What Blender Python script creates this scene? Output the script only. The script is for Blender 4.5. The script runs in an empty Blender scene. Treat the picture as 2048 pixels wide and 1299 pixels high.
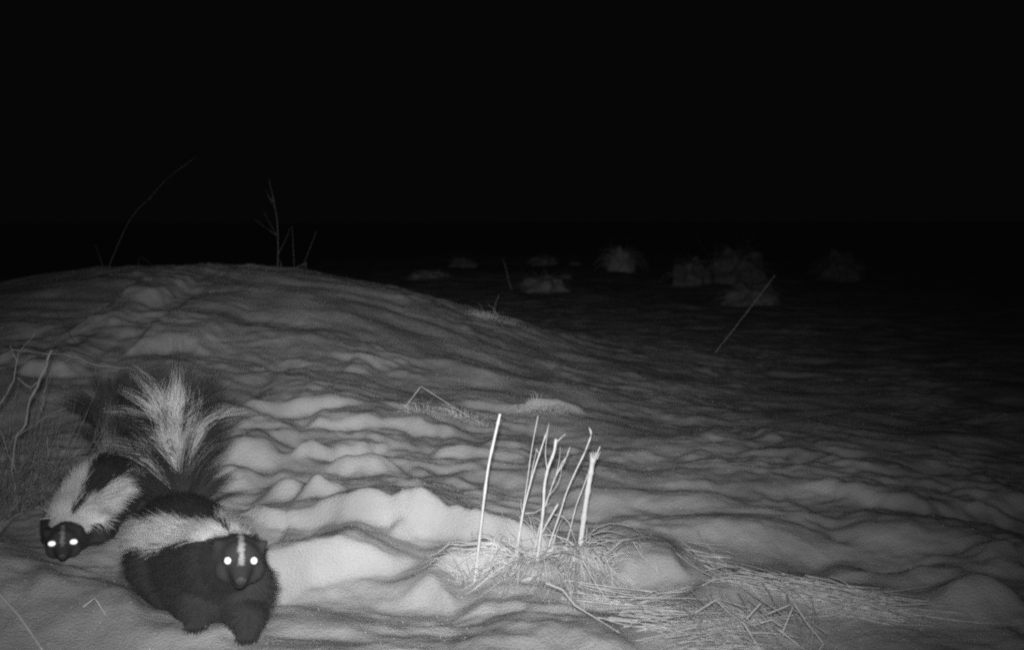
import bpy, bmesh, math, random
import numpy as np
from mathutils import Vector

random.seed(11)
RNG = np.random.default_rng(11)
SC = bpy.context.scene
COL = SC.collection

# ------------------------------------------------------------------ camera, night sky, flash, exposure
CAM = np.array([0.0, 0.0, 0.60])
FPX = 2300.0                                   # focal length in pixels of the 2048 px wide photograph
PITCH = math.radians(5.2)
cam_data = bpy.data.cameras.new('trail_camera')
cam_data.sensor_width = 36.0
cam_data.lens = 36.0 * FPX / 2048.0
cam_data.clip_start = 0.02
cam_data.clip_end = 2000.0
cam = bpy.data.objects.new('trail_camera', cam_data)
COL.objects.link(cam)
cam.location = CAM
cam.rotation_euler = (math.radians(90) - PITCH, 0, 0)
cam_data.dof.use_dof = True
cam_data.dof.focus_distance = 2.2
cam_data.dof.aperture_fstop = 6.0
SC.camera = cam

world = bpy.data.worlds.new('World')
SC.world = world
world.use_nodes = True
wn, wl = world.node_tree.nodes, world.node_tree.links
wn.clear()
# moonless night: the sensor sees an even, colourless near-black sky
bg = wn.new('ShaderNodeBackground'); bg.inputs['Color'].default_value = (1, 1, 1, 1); bg.inputs['Strength'].default_value = 0.0018
wo = wn.new('ShaderNodeOutputWorld')
wl.new(bg.outputs[0], wo.inputs['Surface'])

# the infrared flash of the trail camera: the one lamp that lights this night picture
fl = bpy.data.lights.new('infrared_flash', 'SPOT')
fl.energy = 212.0
fl.shadow_soft_size = 0.018
fl.spot_size = math.radians(120)
fl.spot_blend = 0.5
fl.use_nodes = True                            # beam of the LED array: strongest on its axis, fading gently outwards
ln, ll = fl.node_tree.nodes, fl.node_tree.links
ltc = ln.new('ShaderNodeTexCoord'); lsx = ln.new('ShaderNodeSeparateXYZ'); lab = ln.new('ShaderNodeMath'); lab.operation = 'ABSOLUTE'
lsu = ln.new('ShaderNodeMath'); lsu.operation = 'SUBTRACT'; lsu.inputs[1].default_value = 1.0
ldv = ln.new('ShaderNodeMath'); ldv.operation = 'DIVIDE'; ldv.inputs[1].default_value = 0.049
lex = ln.new('ShaderNodeMath'); lex.operation = 'EXPONENT'
ll.new(ltc.outputs['Normal'], lsx.inputs[0]); ll.new(lsx.outputs['Z'], lab.inputs[0]); ll.new(lab.outputs[0], lsu.inputs[0])
ll.new(lsu.outputs[0], ldv.inputs[0]); ll.new(ldv.outputs[0], lex.inputs[0]); ll.new(lex.outputs[0], ln['Emission'].inputs['Strength'])
flash = bpy.data.objects.new('infrared_flash', fl)
COL.objects.link(flash)
flash.location = (0.0, -0.01, 0.655)
_d = Vector((-0.15, 2.0, 0.36)) - flash.location
flash.rotation_euler = _d.to_track_quat('-Z', 'Y').to_euler()

SC.render.engine = 'CYCLES'
SC.cycles.max_bounces = 8
SC.cycles.diffuse_bounces = 5
SC.cycles.use_denoising = False
SC.cycles.use_adaptive_sampling = True
SC.cycles.adaptive_threshold = 0.035         # leave a little grain, as the night sensor does
SC.cycles.adaptive_min_samples = 32
SC.cycles.filter_width = 2.2
SC.view_settings.view_transform = 'Standard'
SC.view_settings.look = 'None'
SC.view_settings.exposure = 0.0
SC.view_settings.gamma = 1.0

# ------------------------------------------------------------------ helpers: pixels to points
def slope_x(px): return (px - 1024.0) / FPX
def ray_dir(px, py):
    a, b = (px - 1024.0) / FPX, (649.5 - py) / FPX
    c, s = math.cos(PITCH), math.sin(PITCH)
    return np.array([a, c + b * s, -s + b * c])
def P(px, py, Y):
    d = ray_dir(px, py)
    return CAM + d * (Y / d[1])

# ------------------------------------------------------------------ helpers: noise
_PERM = RNG.permutation(512)
_GRAD = RNG.normal(size=(512, 2)); _GRAD /= np.linalg.norm(_GRAD, axis=1)[:, None]
def noise2(x, y, seed=0):
    x = np.asarray(x, float) + seed * 17.31; y = np.asarray(y, float) - seed * 9.77
    xi = np.floor(x).astype(int); yi = np.floor(y).astype(int)
    xf = x - xi; yf = y - yi
    def g(ix, iy, dx, dy):
        h = _PERM[(_PERM[ix & 511] + iy) & 511]
        return _GRAD[h, 0] * dx + _GRAD[h, 1] * dy
    u = xf ** 3 * (xf * (xf * 6 - 15) + 10); v = yf ** 3 * (yf * (yf * 6 - 15) + 10)
    n00 = g(xi, yi, xf, yf); n10 = g(xi + 1, yi, xf - 1, yf)
    n01 = g(xi, yi + 1, xf, yf - 1); n11 = g(xi + 1, yi + 1, xf - 1, yf - 1)
    return (n00 * (1 - u) + n10 * u) * (1 - v) + (n01 * (1 - u) + n11 * u) * v
def sstep(a, b, t):
    t = np.clip((t - a) / (b - a), 0, 1)
    return t * t * (3 - 2 * t)

# ------------------------------------------------------------------ the snow surface
def base_height(x, y):
    """bare lie of the land: flat hollow in front, a broad mound behind on the left, open ground on the right"""
    x = np.asarray(x, float); y = np.asarray(y, float)
    crest = 0.435 - 0.16 * np.clip(-x - 1.45, 0, 2.0) ** 1.5
    side = 1 - sstep(-1.1, 0.95, x)
    side = 0.04 + 0.96 * side
    front = sstep(1.55, 4.9, y) * 1.0
    front = np.clip((y - 1.75) / 2.75, 0, 1); front = front ** 1.05 * (1.0 - 0.12 * front ** 6)
    back = 1 - sstep(4.5, 6.6, y)
    mound = crest * side * np.where(y < 4.5, front / 0.88 * 0.97, 0.97) * back
    z = mound
    z = z - 0.25 * sstep(-0.6, -6, x) * sstep(5, 9, y)
    z = z + 0.10 * np.exp(-((x - 0.75) / 0.55) ** 2 - ((y - 2.7) / 0.6) ** 2) * 0.5
    return z

LEDGES = []
def ground_smooth(x, y):
    x = np.asarray(x, float); y = np.asarray(y, float)
    z = base_height(x, y)
    z = np.array(z, float)
    for L in LEDGES:
        m = (x > L['x'][0]) & (x < L['x'][-1]) & (y > L['ylo']) & (y < L['yhi'])
        if not m.any(): continue
        xm, ym = x[m], y[m]
        Hh = np.interp(xm, L['x'], L['h'])
        wob = 0.022 * noise2(xm * 9, 0 * ym + 0.5, L['seed']) + 0.014 * noise2(xm * 25, ym * 8, L['seed'])
        yf = np.interp(xm, L['x'], L['yf']) + wob
        w = np.interp(xm, L['x'], L['w'])
        rise = sstep(0.0, 1.0, (ym - yf) / w)
        fall = 1.0 / (1.0 + (np.clip(ym - yf - .85 * w, 0, None) / L['back']) ** 2)
        far_fade = 1 - sstep(L['yhi'] - .8, L['yhi'], ym)
        z[m] += Hh * (1 + .13 * noise2(xm * 11, ym * 8, L['seed'] + 3) + .10 * noise2(xm * 27, ym * 19, L['seed'] + 5)) * rise * fall * far_fade
    return z

def relief(x, y):
    x = np.asarray(x, float); y = np.asarray(y, float)
    wx = x + 0.10 * noise2(x * 2.6, y * 2.6, 5) + .02 * noise2(x * 9, y * 9, 15); wy = y + 0.10 * noise2(x * 2.6, y * 2.6, 6) + .02 * noise2(x * 9, y * 9, 16)
    patch = np.clip(1.0 + 2.0 * noise2(x * 1.9, y * 1.5, 12) + 1.0 * noise2(x * 5, y * 4, 13), .25, 1.9)
    wy = wy + 0.16 * wx                                    # ripples run down to the right
    far = sstep(2.0, 3.2, y)
    n = (0.026 - 0.003 * far) * noise2(wx * 2.6, wy * 3.6, 1)
    n += (0.015 - 0.003 * far) * noise2(wx * 5.8, wy * 7.5, 2)
    n += patch * (0.0085 - 0.0025 * far) * noise2(wx * 12, wy * 15, 3)
    n += patch * (0.0050 - 0.0004 * far) * noise2(wx * 24, wy * 28, 4) + 0.0024 * noise2(wx * 46, wy * 50, 7) + 0.0010 * noise2(wx * 110, wy * 115, 8)
    far2 = sstep(6, 12, y)
    n = n * (1 - 0.35 * far2) + far2 * (0.07 * noise2(x * 0.55, y * 0.4, 9) + .035 * noise2(x * 2.1, y * 1.3, 14) + .03 * np.clip(noise2(x * 3.5, y * 2.2, 17), 0, 1))
    calm = np.exp(-((x + 0.62) / 0.3) ** 2 - ((y - 1.5) / 0.22) ** 2)   # the smooth bank in the near left corner
    return n * (1 - 0.75 * calm)

def ground(x, y):
    return ground_smooth(x, y) + relief(x, y)
def gz(x, y): return float(ground(np.array([x]), np.array([y]))[0])

_T = np.concatenate([np.linspace(1.0, 4.0, 900), np.geomspace(4.005, 60, 900)])
def hit(px, py, fn=None):
    """where the line of sight through a pixel of the photograph meets the snow"""
    fn = fn or ground
    d = ray_dir(px, py); d = d / d[1]
    pts = CAM[None] + d[None] * _T[:, None]
    under = pts[:, 2] < fn(pts[:, 0], pts[:, 1])
    i = int(np.argmax(under)) if under.any() else len(_T) - 1
    return pts[i]

def ledge(rows, k=0.55, back=0.16):
    k = k * 1.25 + .25
    soft = .72 if rows[0][0] > 1230 else (.78 if rows[0][0] in (478, 505) else 1.0)            # the right side lies lower and softer
    xs, hs, yfs, ws = [], [], [], []
    feet = [hit(px, yb, ground_smooth) for (px, yt, yb) in rows]
    fx = np.array([f[0] for f in feet]); fy = np.array([f[1] for f in feet])
    fit = np.polyval(np.polyfit(fx, fy, 2 if len(rows) > 5 else 1), fx)      # an even front line
    for (px, yt, yb), Yf in zip(rows, fit):
        Yf = float(Yf); f = P(px, yb, Yf); f[2] = float(ground_smooth(f[:1], f[1:2])[0])
        h = 0.0
        for _ in range(12):
            Yt = f[1] + k * h
            top = P(px, yt, Yt)
            gb = float(ground_smooth(np.array([top[0]]), np.array([Yt]))[0])
            h = 0.5 * h + 0.5 * max(top[2] - gb, 0.0)
        if yt >= yb: h = 0.0
        xs.append(.35 * f[0] + .65 * P(px, yt, f[1] + k * h)[0]); hs.append(h * soft); yfs.append(f[1]); ws.append(max(k * h, 0.012))
    o = np.argsort(xs)
    xs, hs, yfs, ws = (np.array(v)[o] for v in (xs, hs, yfs, ws))
    span = xs[-1] - xs[0]
    u = np.linspace(xs[0] - .12 * span, xs[-1] + .12 * span, 160)
    ker = np.exp(-np.linspace(-2, 2, 11) ** 2); ker /= ker.sum()
    def sm(v, edge):
        q = np.interp(u, xs, v, left=edge if edge is not None else v[0], right=edge if edge is not None else v[-1])
        return np.convolve(np.pad(q, 5, mode='edge'), ker, 'valid')
    LEDGES.append(dict(x=u, h=sm(hs, 0.0), yf=sm(yfs, None), w=np.maximum(sm(ws, None), .02), back=back, ylo=yfs.min() - .08, yhi=yfs.max() + 10 * back + .6, seed=20 + len(LEDGES)))

# steps and pillows of the crusted snow, near to far: (pixel column, row of the top edge, row of the foot)
ledge([(880, 1302, 1302), (1000, 1268, 1345), (1100, 1259, 1350), (1180, 1272, 1345), (1270, 1302, 1302)], 2.8, .2)
ledge([(-140, 1030, 1325), (0, 1080, 1330), (100, 1116, 1335), (190, 1150, 1335), (228, 1178, 1335), (250, 1222, 1335), (290, 1252, 1330), (400, 1270, 1320), (480, 1302, 1302)], 3.2, .10)
ledge([(400, 1290, 1290), (440, 1266, 1292), (520, 1256, 1284), (600, 1250, 1275), (700, 1256, 1274), (780, 1270, 1270)], 2.5, .12)
ledge([(785, 1184, 1184), (830, 1166, 1196), (860, 1150, 1211), (890, 1172, 1213), (920, 1210, 1210)], .7, .10)
ledge([(900, 1215, 1215), (960, 1195, 1232), (1040, 1188, 1235), (1110, 1196, 1232), (1170, 1222, 1222)], 1.9, .15)
ledge([(505, 1085, 1195), (530, 1066, 1199), (560, 1060, 1197), (640, 1055, 1176), (700, 1060, 1152), (770, 1092, 1132), (835, 1142, 1142)], .25, .12)
ledge([(1222, 1140, 1140), (1255, 1120, 1178), (1300, 1112, 1186), (1350, 1122, 1176), (1385, 1155, 1155)], 1.2, .14)
ledge([(772, 1078, 1078), (800, 1053, 1086), (840, 1047, 1090), (875, 1057, 1084), (895, 1078, 1078)], .7, .08)
ledge([(860, 1140, 1140), (900, 1105, 1150), (960, 1100, 1150), (1010, 1110, 1140), (1040, 1130, 1130)], 1.1, .10)
ledge([(478, 1030, 1030), (505, 1013, 1042), (555, 1009, 1052), (600, 1004, 1056), (640, 994, 1056), (675, 974, 1058), (710, 963, 1060), (766, 962, 1056), (830, 966, 1047),
       (886, 981, 1052), (938, 998, 1066), (1003, 1020, 1090), (1060, 1052, 1110), (1110, 1092, 1112), (1130, 1110, 1110)], .25, .14)
ledge([(1240, 1044, 1044), (1290, 1046, 1066), (1370, 1050, 1090), (1450, 1042, 1104), (1530, 1045, 1108), (1600, 1060, 1112), (1660, 1088, 1115), (1700, 1112, 1112)], 2.6, .14)
ledge([(1690, 1090, 1090), (1740, 1050, 1102), (1820, 1042, 1112), (1900, 1050, 1112), (1960, 1075, 1105), (1990, 1100, 1100)], 2.4, .2)
ledge([(1880, 1190, 1190), (1940, 1165, 1235), (2020, 1150, 1245), (2110, 1160, 1240), (2160, 1200, 1200)], 3, .2)
ledge([(1980, 1130, 1130), (2010, 1085, 1140), (2060, 1070, 1145), (2110, 1100, 1130)], 2.4, .2)
ledge([(1940, 1000, 1000), (1975, 985, 1030), (2030, 975, 1040), (2090, 1000, 1030)], 2.4, .2)
ledge([(1596, 972, 972), (1640, 962, 988), (1680, 957, 998), (1760, 968, 1017), (1850, 980, 1024), (1910, 996, 1020), (1942, 1012, 1012)], 1.3, .18)
ledge([(862, 908, 908), (900, 891, 908), (930, 893, 919), (980, 901, 926), (1045, 912, 922), (1062, 920, 920)], .6, .10)
ledge([(575, 918, 918), (600, 887, 921), (660, 881, 925), (720, 878, 903), (760, 881, 896), (792, 894, 894)], .6, .10)
ledge([(956, 888, 888), (985, 873, 894), (1030, 877, 897), (1055, 886, 897), (1064, 896, 896)], .6, .10)
ledge([(1376, 928, 928), (1420, 919, 933), (1460, 921, 934), (1476, 928, 928)], .7, .10)
ledge([(1486, 928, 928), (1530, 918, 937), (1575, 922, 936), (1590, 930, 930)], .7, .10)
ledge([(1290, 965, 965), (1350, 957, 973), (1420, 964, 974), (1440, 970, 970)], .8, .10)
ledge([(768, 854, 854), (800, 837, 862), (850, 837, 873), (885, 852, 879), (925, 874, 878), (940, 878, 878)], .6, .10)
ledge([(1400, 872, 872), (1425, 861, 881), (1460, 867, 885), (1494, 880, 880)], .7, .12)
ledge([(1515, 874, 874), (1535, 867, 882), (1560, 871, 884), (1575, 880, 880)], .7, .12)
ledge([(600, 862, 862), (630, 838, 862), (690, 832, 862), (750, 838, 858), (790, 850, 850)], .7, .14)
ledge([(480, 830, 830), (520, 800, 830), (600, 792, 826), (680, 800, 822), (730, 815, 815)], .8, .2)
ledge([(870, 800, 800), (930, 800, 815), (1000, 812, 826), (1040, 822, 826), (1060, 826, 826)], .7, .14)
ledge([(1035, 828, 828), (1060, 806, 830), (1110, 808, 832), (1160, 820, 834), (1175, 832, 832)], .7, .12)
ledge([(1440, 778, 778), (1480, 766, 779), (1520, 770, 780), (1530, 776, 776)], .8, .12)
ledge([(680, 738, 738), (700, 725, 741), (730, 727, 741), (745, 738, 738)], .8, .14)
ledge([(240, 712, 712), (275, 670, 712), (335, 664, 718), (385, 676, 712), (415, 702, 702)], 2.2, .35)
ledge([(150, 664, 664), (175, 634, 664), (220, 632, 668), (245, 655, 655)], 2.2, .35)
ledge([(215, 598, 598), (240, 577, 608), (280, 573, 617), (312, 582, 618), (322, 606, 606)], 2.2, .35)
ledge([(20, 745, 745), (60, 715, 760), (110, 712, 765), (150, 740, 740)], .8, .25)

PILLOWS = []
for (px, py, wx_, wy_, h_) in [(575, 985, .035, .03, .030), (625, 990, .025, .025, .022), (735, 925, .06, .05, .035), (690, 935, .03, .03, .02), (470, 960, .05, .05, .03), (500, 905, .06, .06, .03),
                               (540, 870, .09, .06, .025), (450, 830, .10, .07, .03), (655, 985, .04, .03, .02), (1450, 1190, .05, .04, .02), (1180, 1010, .08, .06, .02), (1330, 1000, .12, .07, .02),
                               (1960, 880, .12, .10, .02), (2020, 845, .10, .10, .025), (1900, 860, .10, .10, .015), (1850, 800, .15, .12, .02), (1690, 830, .12, .1, .012), (1960, 1200, .06, .05, .025),
                               (1800, 1160, .05, .05, .02), (1700, 1140, .04, .05, .02), (1880, 1150, .05, .05, .02)]:
    PILLOWS.append((hit(px, py, ground_smooth), wx_, wy_, h_))
_gs = ground_smooth
def ground_smooth(x, y):
    z = _gs(x, y)
    for c, a, b, h in PILLOWS:
        q = ((x - c[0]) / a) ** 2 + ((y - c[1]) / b) ** 2
        z = z + h * np.exp(-q ** 1.5)
    return z

# ------------------------------------------------------------------ materials (all neutral greys: the picture is infrared)
def make_mat(name, col, rough=0.9, spec=0.1, var=0.0, var_scale=40.0, bump=0.0, bump_scale=300.0, attr=None, metallic=0.0, trans=0.0):
    m = bpy.data.materials.new(name); m.use_nodes = True
    n, l = m.node_tree.nodes, m.node_tree.links
    b = n['Principled BSDF']
    b.inputs['Roughness'].default_value = rough
    b.inputs['Specular IOR Level'].default_value = spec
    b.inputs['Metallic'].default_value = metallic
    b.inputs['Base Color'].default_value = (col, col, col, 1)
    if attr:
        a = n.new('ShaderNodeAttribute'); a.attribute_name = attr
        l.new(a.outputs['Color'], b.inputs['Base Color'])
    tc = n.new('ShaderNodeTexCoord')
    if var > 0:
        t = n.new('ShaderNodeTexNoise'); t.inputs['Scale'].default_value = var_scale; t.inputs['Detail'].default_value = 5
        l.new(tc.outputs['Object'], t.inputs['Vector'])
        r = n.new('ShaderNodeMapRange'); r.inputs['From Min'].default_value = 0.3; r.inputs['From Max'].default_value = 0.7
        r.inputs['To Min'].default_value = col * (1 - var); r.inputs['To Max'].default_value = min(col * (1 + var), 0.95)
        l.new(t.outputs['Fac'], r.inputs['Value']); l.new(r.outputs[0], b.inputs['Base Color'])
    if bump > 0:
        t = n.new('ShaderNodeTexNoise'); t.inputs['Scale'].default_value = bump_scale; t.inputs['Detail'].default_value = 3
        l.new(tc.outputs['Object'], t.inputs['Vector'])
        bp = n.new('ShaderNodeBump'); bp.inputs['Strength'].default_value = bump; bp.inputs['Distance'].default_value = 0.003
        l.new(t.outputs['Fac'], bp.inputs['Height']); l.new(bp.outputs[0], b.inputs['Normal'])
    return m

M_SNOW = make_mat('snow', 0.60, 0.9, 0.05, var=0.27, var_scale=5.5, bump=0.9, bump_scale=260.0)
M_ICE = make_mat('ice_grain', 0.92, 0.35, 0.5)
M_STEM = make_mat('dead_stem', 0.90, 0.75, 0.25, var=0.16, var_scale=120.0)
M_PITH = make_mat('broken_pith', 0.88, 0.9, 0.1)
M_STRAW = make_mat('straw', 0.84, 0.75, 0.2, var=0.12, var_scale=60.0)
M_DRY = make_mat('grey_dead_grass', 0.30, 0.85, 0.1, var=0.35, var_scale=50.0)
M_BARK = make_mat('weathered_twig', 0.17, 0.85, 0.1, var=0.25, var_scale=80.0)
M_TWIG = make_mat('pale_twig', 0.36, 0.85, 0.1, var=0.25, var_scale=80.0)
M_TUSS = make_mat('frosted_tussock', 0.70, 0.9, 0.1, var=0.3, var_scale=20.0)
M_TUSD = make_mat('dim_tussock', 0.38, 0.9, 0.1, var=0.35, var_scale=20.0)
M_SOIL = make_mat('thatch', 0.55, 0.95, 0.05, var=0.4, var_scale=70.0, bump=0.8, bump_scale=150.0)
M_FUR = make_mat('skunk_fur', 0.06, 0.62, 0.25, attr='fur_colour')
M_HIDE = make_mat('skunk_hide', 0.05, 0.9, 0.05, attr='fur_colour')
M_NOSE = make_mat('nose_leather', 0.10, 0.5, 0.4, bump=0.4, bump_scale=900.0)
M_CLAW = make_mat('claw', 0.05, 0.5, 0.4)
M_EYE = make_mat('eyeball', 0.02, 0.15, 0.5)
M_TAPETUM = make_mat('reflecting_tapetum', 0.95, 0.30, 0.5, metallic=1.0)

# ------------------------------------------------------------------ helpers: mesh building and tagging
class MB:
    def __init__(s): s.v = []; s.f = []
    def tube(s, pts, radii, sides=5, flat=1.0):
        pts = [np.asarray(p, float) for p in pts]
        n = len(pts); base = len(s.v)
        up = np.array([0.13, 0.31, 0.94])
        for i, p in enumerate(pts):
            t = pts[min(i + 1, n - 1)] - pts[max(i - 1, 0)]
            t = t / (np.linalg.norm(t) + 1e-9)
            a = np.cross(t, up)
            if np.linalg.norm(a) < 0.15: a = np.cross(t, np.array([1.0, 0.2, 0]))
            a /= np.linalg.norm(a); b = np.cross(t, a)
            r = radii[i] if hasattr(radii, '__len__') else radii
            for k in range(sides):
                q = 2 * math.pi * k / sides
                s.v.append(tuple(p + a * math.cos(q) * r + b * math.sin(q) * r * flat))
        for i in range(n - 1):
            for k in range(sides):
                k2 = (k + 1) % sides
                s.f.append((base + i * sides + k, base + i * sides + k2, base + (i + 1) * sides + k2, base + (i + 1) * sides + k))
        b2 = len(s.v)                                      # end caps on vertices of their own keep the sides shaded as sides
        s.v += [s.v[base + k] for k in range(sides)] + [s.v[base + (n - 1) * sides + k] for k in range(sides)]
        s.f.append(tuple(b2 + k for k in reversed(range(sides))))
        s.f.append(tuple(b2 + sides + k for k in range(sides)))
    def build(s, name, mat, parent=None, smooth=True):
        me = bpy.data.meshes.new(name)
        me.from_pydata(s.v, [], s.f)
        me.materials.append(mat)
        if smooth: me.polygons.foreach_set('use_smooth', [True] * len(me.polygons))
        o = bpy.data.objects.new(name, me); COL.objects.link(o)
        if parent is not None:
            o.parent = parent
            me.transform(parent.matrix_world.inverted()) if False else None
            o.location = -Vector(parent.location)
        return o

def tag(o, label=None, cat=None, group=None, kind=None):
    if label: o['label'] = label
    if cat: o['category'] = cat
    if group: o['group'] = group
    if kind: o['kind'] = kind
    return o
def empty(name, loc):
    o = bpy.data.objects.new(name, None); COL.objects.link(o)
    o.location = [float(v) for v in loc]; o.empty_display_size = 0.05
    return o
def smooth_path(pts, sub=5):
    """Catmull-Rom through the given points"""
    pts = [np.asarray(p, float) for p in pts]
    if len(pts) == 2:
        return [pts[0] + (pts[1] - pts[0]) * t for t in np.linspace(0, 1, sub + 1)]
    ext = [2 * pts[0] - pts[1]] + pts + [2 * pts[-1] - pts[-2]]
    out = []
    for i in range(1, len(ext) - 2):
        p0, p1, p2, p3 = ext[i - 1:i + 3]
        for t in np.linspace(0, 1, sub, endpoint=False):
            out.append(0.5 * (2 * p1 + (p2 - p0) * t + (2 * p0 - 5 * p1 + 4 * p2 - p3) * t * t + (3 * p1 - p0 - 3 * p2 + p3) * t ** 3))
    out.append(pts[-1])
    return out

# ------------------------------------------------------------------ ground sheet
def axis(fine_lo, fine_hi, step, grow, hi, lo=None):
    a = [fine_lo]; 
    while a[-1] < fine_hi: a.append(a[-1] + step)
    s = step; r = [a[-1]]
    while r[-1] < hi: s *= grow; r.append(r[-1] + s)
    s = step; l = [a[0]]
    lo = -hi if lo is None else lo
    while l[-1] > lo: s *= grow; l.append(l[-1] - s)
    return np.array(l[:0:-1] + a + r[1:])
xs = axis(-1.25, 1.25, 0.0072, 1.022, 300)
yy = [1.35]
while yy[-1] < 300: yy.append(yy[-1] + max(0.0055, 0.0055 * (yy[-1] / 1.9) ** 1.45) if yy[-1] < 12 else yy[-1] * 1.025)
lo = [1.35]; s_ = 0.0055
while lo[-1] > -60: s_ *= 1.06; lo.append(lo[-1] - s_)
ys = np.array(lo[:0:-1] + yy)
GX, GY = np.meshgrid(xs, ys)
GZ = np.vstack([ground(GX[i], GY[i])[None] for i in range(len(ys))])
near_cam = np.exp(-(GX ** 2 + (GY + 0.1) ** 2) / 0.5)
GZ = GZ * (1 - near_cam)
nx, ny = len(xs), len(ys)
co = np.stack([GX, GY, GZ], -1).reshape(-1, 3).astype(np.float32)
idx = np.arange(nx * ny).reshape(ny, nx)
quads = np.stack([idx[:-1, :-1], idx[:-1, 1:], idx[1:, 1:], idx[1:, :-1]], -1).reshape(-1, 4).astype(np.int32)
gm = bpy.data.meshes.new('snow_ground')
gm.vertices.add(len(co)); gm.vertices.foreach_set('co', co.ravel())
gm.loops.add(quads.size); gm.loops.foreach_set('vertex_index', quads.ravel())
gm.polygons.add(len(quads)); gm.polygons.foreach_set('loop_start', np.arange(0, quads.size, 4, dtype=np.int32))
gm.polygons.foreach_set('use_smooth', np.ones(len(quads), bool))
gm.update(calc_edges=True)
gm.materials.append(M_SNOW)
snow = bpy.data.objects.new('snow_ground', gm); COL.objects.link(snow)
tag(snow, 'crusted uneven snow with melted ripples rising to a broad mound', 'snow', kind='structure')

_ground_exact = ground
def ground(x, y):
    x = np.asarray(x, float); y = np.asarray(y, float)
    i = np.clip(np.searchsorted(xs, x) - 1, 0, nx - 2); j = np.clip(np.searchsorted(ys, y) - 1, 0, ny - 2)
    u = np.clip((x - xs[i]) / (xs[i + 1] - xs[i]), 0, 1); v = np.clip((y - ys[j]) / (ys[j + 1] - ys[j]), 0, 1)
    return (GZ[j, i] * (1 - u) + GZ[j, i + 1] * u) * (1 - v) + (GZ[j + 1, i] * (1 - u) + GZ[j + 1, i + 1] * u) * v

# loose ice grains that glint in the flash
g = MB()
for _ in range(2600):
    yq = 1.42 + (random.random() ** 1.7) * 3.2
    xq = (random.random() - 0.55) * 1.1 * yq
    r = random.uniform(0.0004, 0.0009) * (0.7 + 0.22 * yq)
    z = gz(xq, yq) if False else None
    g.v.append((xq, yq, r))
pts = np.array(g.v); g.v = []
zz = ground(pts[:, 0], pts[:, 1])
for (xq, yq, r), z in zip(pts, zz):
    b = len(g.v); a = random.random() * 3
    c = np.array([xq, yq, z + r * 0.5])
    dx = np.array([math.cos(a), math.sin(a), random.uniform(-.4, .4)]) * r
    dy = np.array([-math.sin(a), math.cos(a), random.uniform(-.4, .4)]) * r * random.uniform(.5, 1)
    dz = np.array([random.uniform(-.4, .4), random.uniform(-.4, .4), 1]) * r * random.uniform(.8, 1.6)
    g.v += [tuple(c + dx), tuple(c - dx), tuple(c + dy), tuple(c - dy), tuple(c + dz), tuple(c - dz)]
    g.f += [(b, b + 2, b + 4), (b + 2, b + 1, b + 4), (b + 1, b + 3, b + 4), (b + 3, b, b + 4), (b + 2, b, b + 5), (b + 1, b + 2, b + 5), (b + 3, b + 1, b + 5), (b, b + 3, b + 5)]
grains = g.build('ice_grains', M_ICE, None, smooth=False)
tag(grains, 'tiny glinting ice grains strewn over the snow', 'ice', kind='stuff')

# ------------------------------------------------------------------ skunks
def capsule(bm, a, b, ra, rb, n=7):
    """a tapered, closed limb between two joints (overlapping balls that the voxel remesh fuses)"""
    a, b = np.asarray(a, float), np.asarray(b, float)
    for i in range(n + 1):
        t = i / n
        r = ra + (rb - ra) * t
        m = bmesh.ops.create_icosphere(bm, subdivisions=2, radius=r)
        bmesh.ops.translate(bm, verts=m['verts'], vec=Vector(a + (b - a) * t))
def ball(bm, c, r):
    m = bmesh.ops.create_icosphere(bm, subdivisions=3, radius=1.0)
    r = r if hasattr(r, '__len__') else (r, r, r)
    for v in m['verts']: v.co = Vector((v.co.x * r[0] + c[0], v.co.y * r[1] + c[1], v.co.z * r[2] + c[2]))

def frame_of(fwd, up=(0, 0, 1)):
    f = np.asarray(fwd, float); f /= np.linalg.norm(f)
    r = np.cross(f, np.asarray(up, float)); r /= np.linalg.norm(r)      # the animal's right
    u = np.cross(r, f)
    return f, r, u

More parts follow.
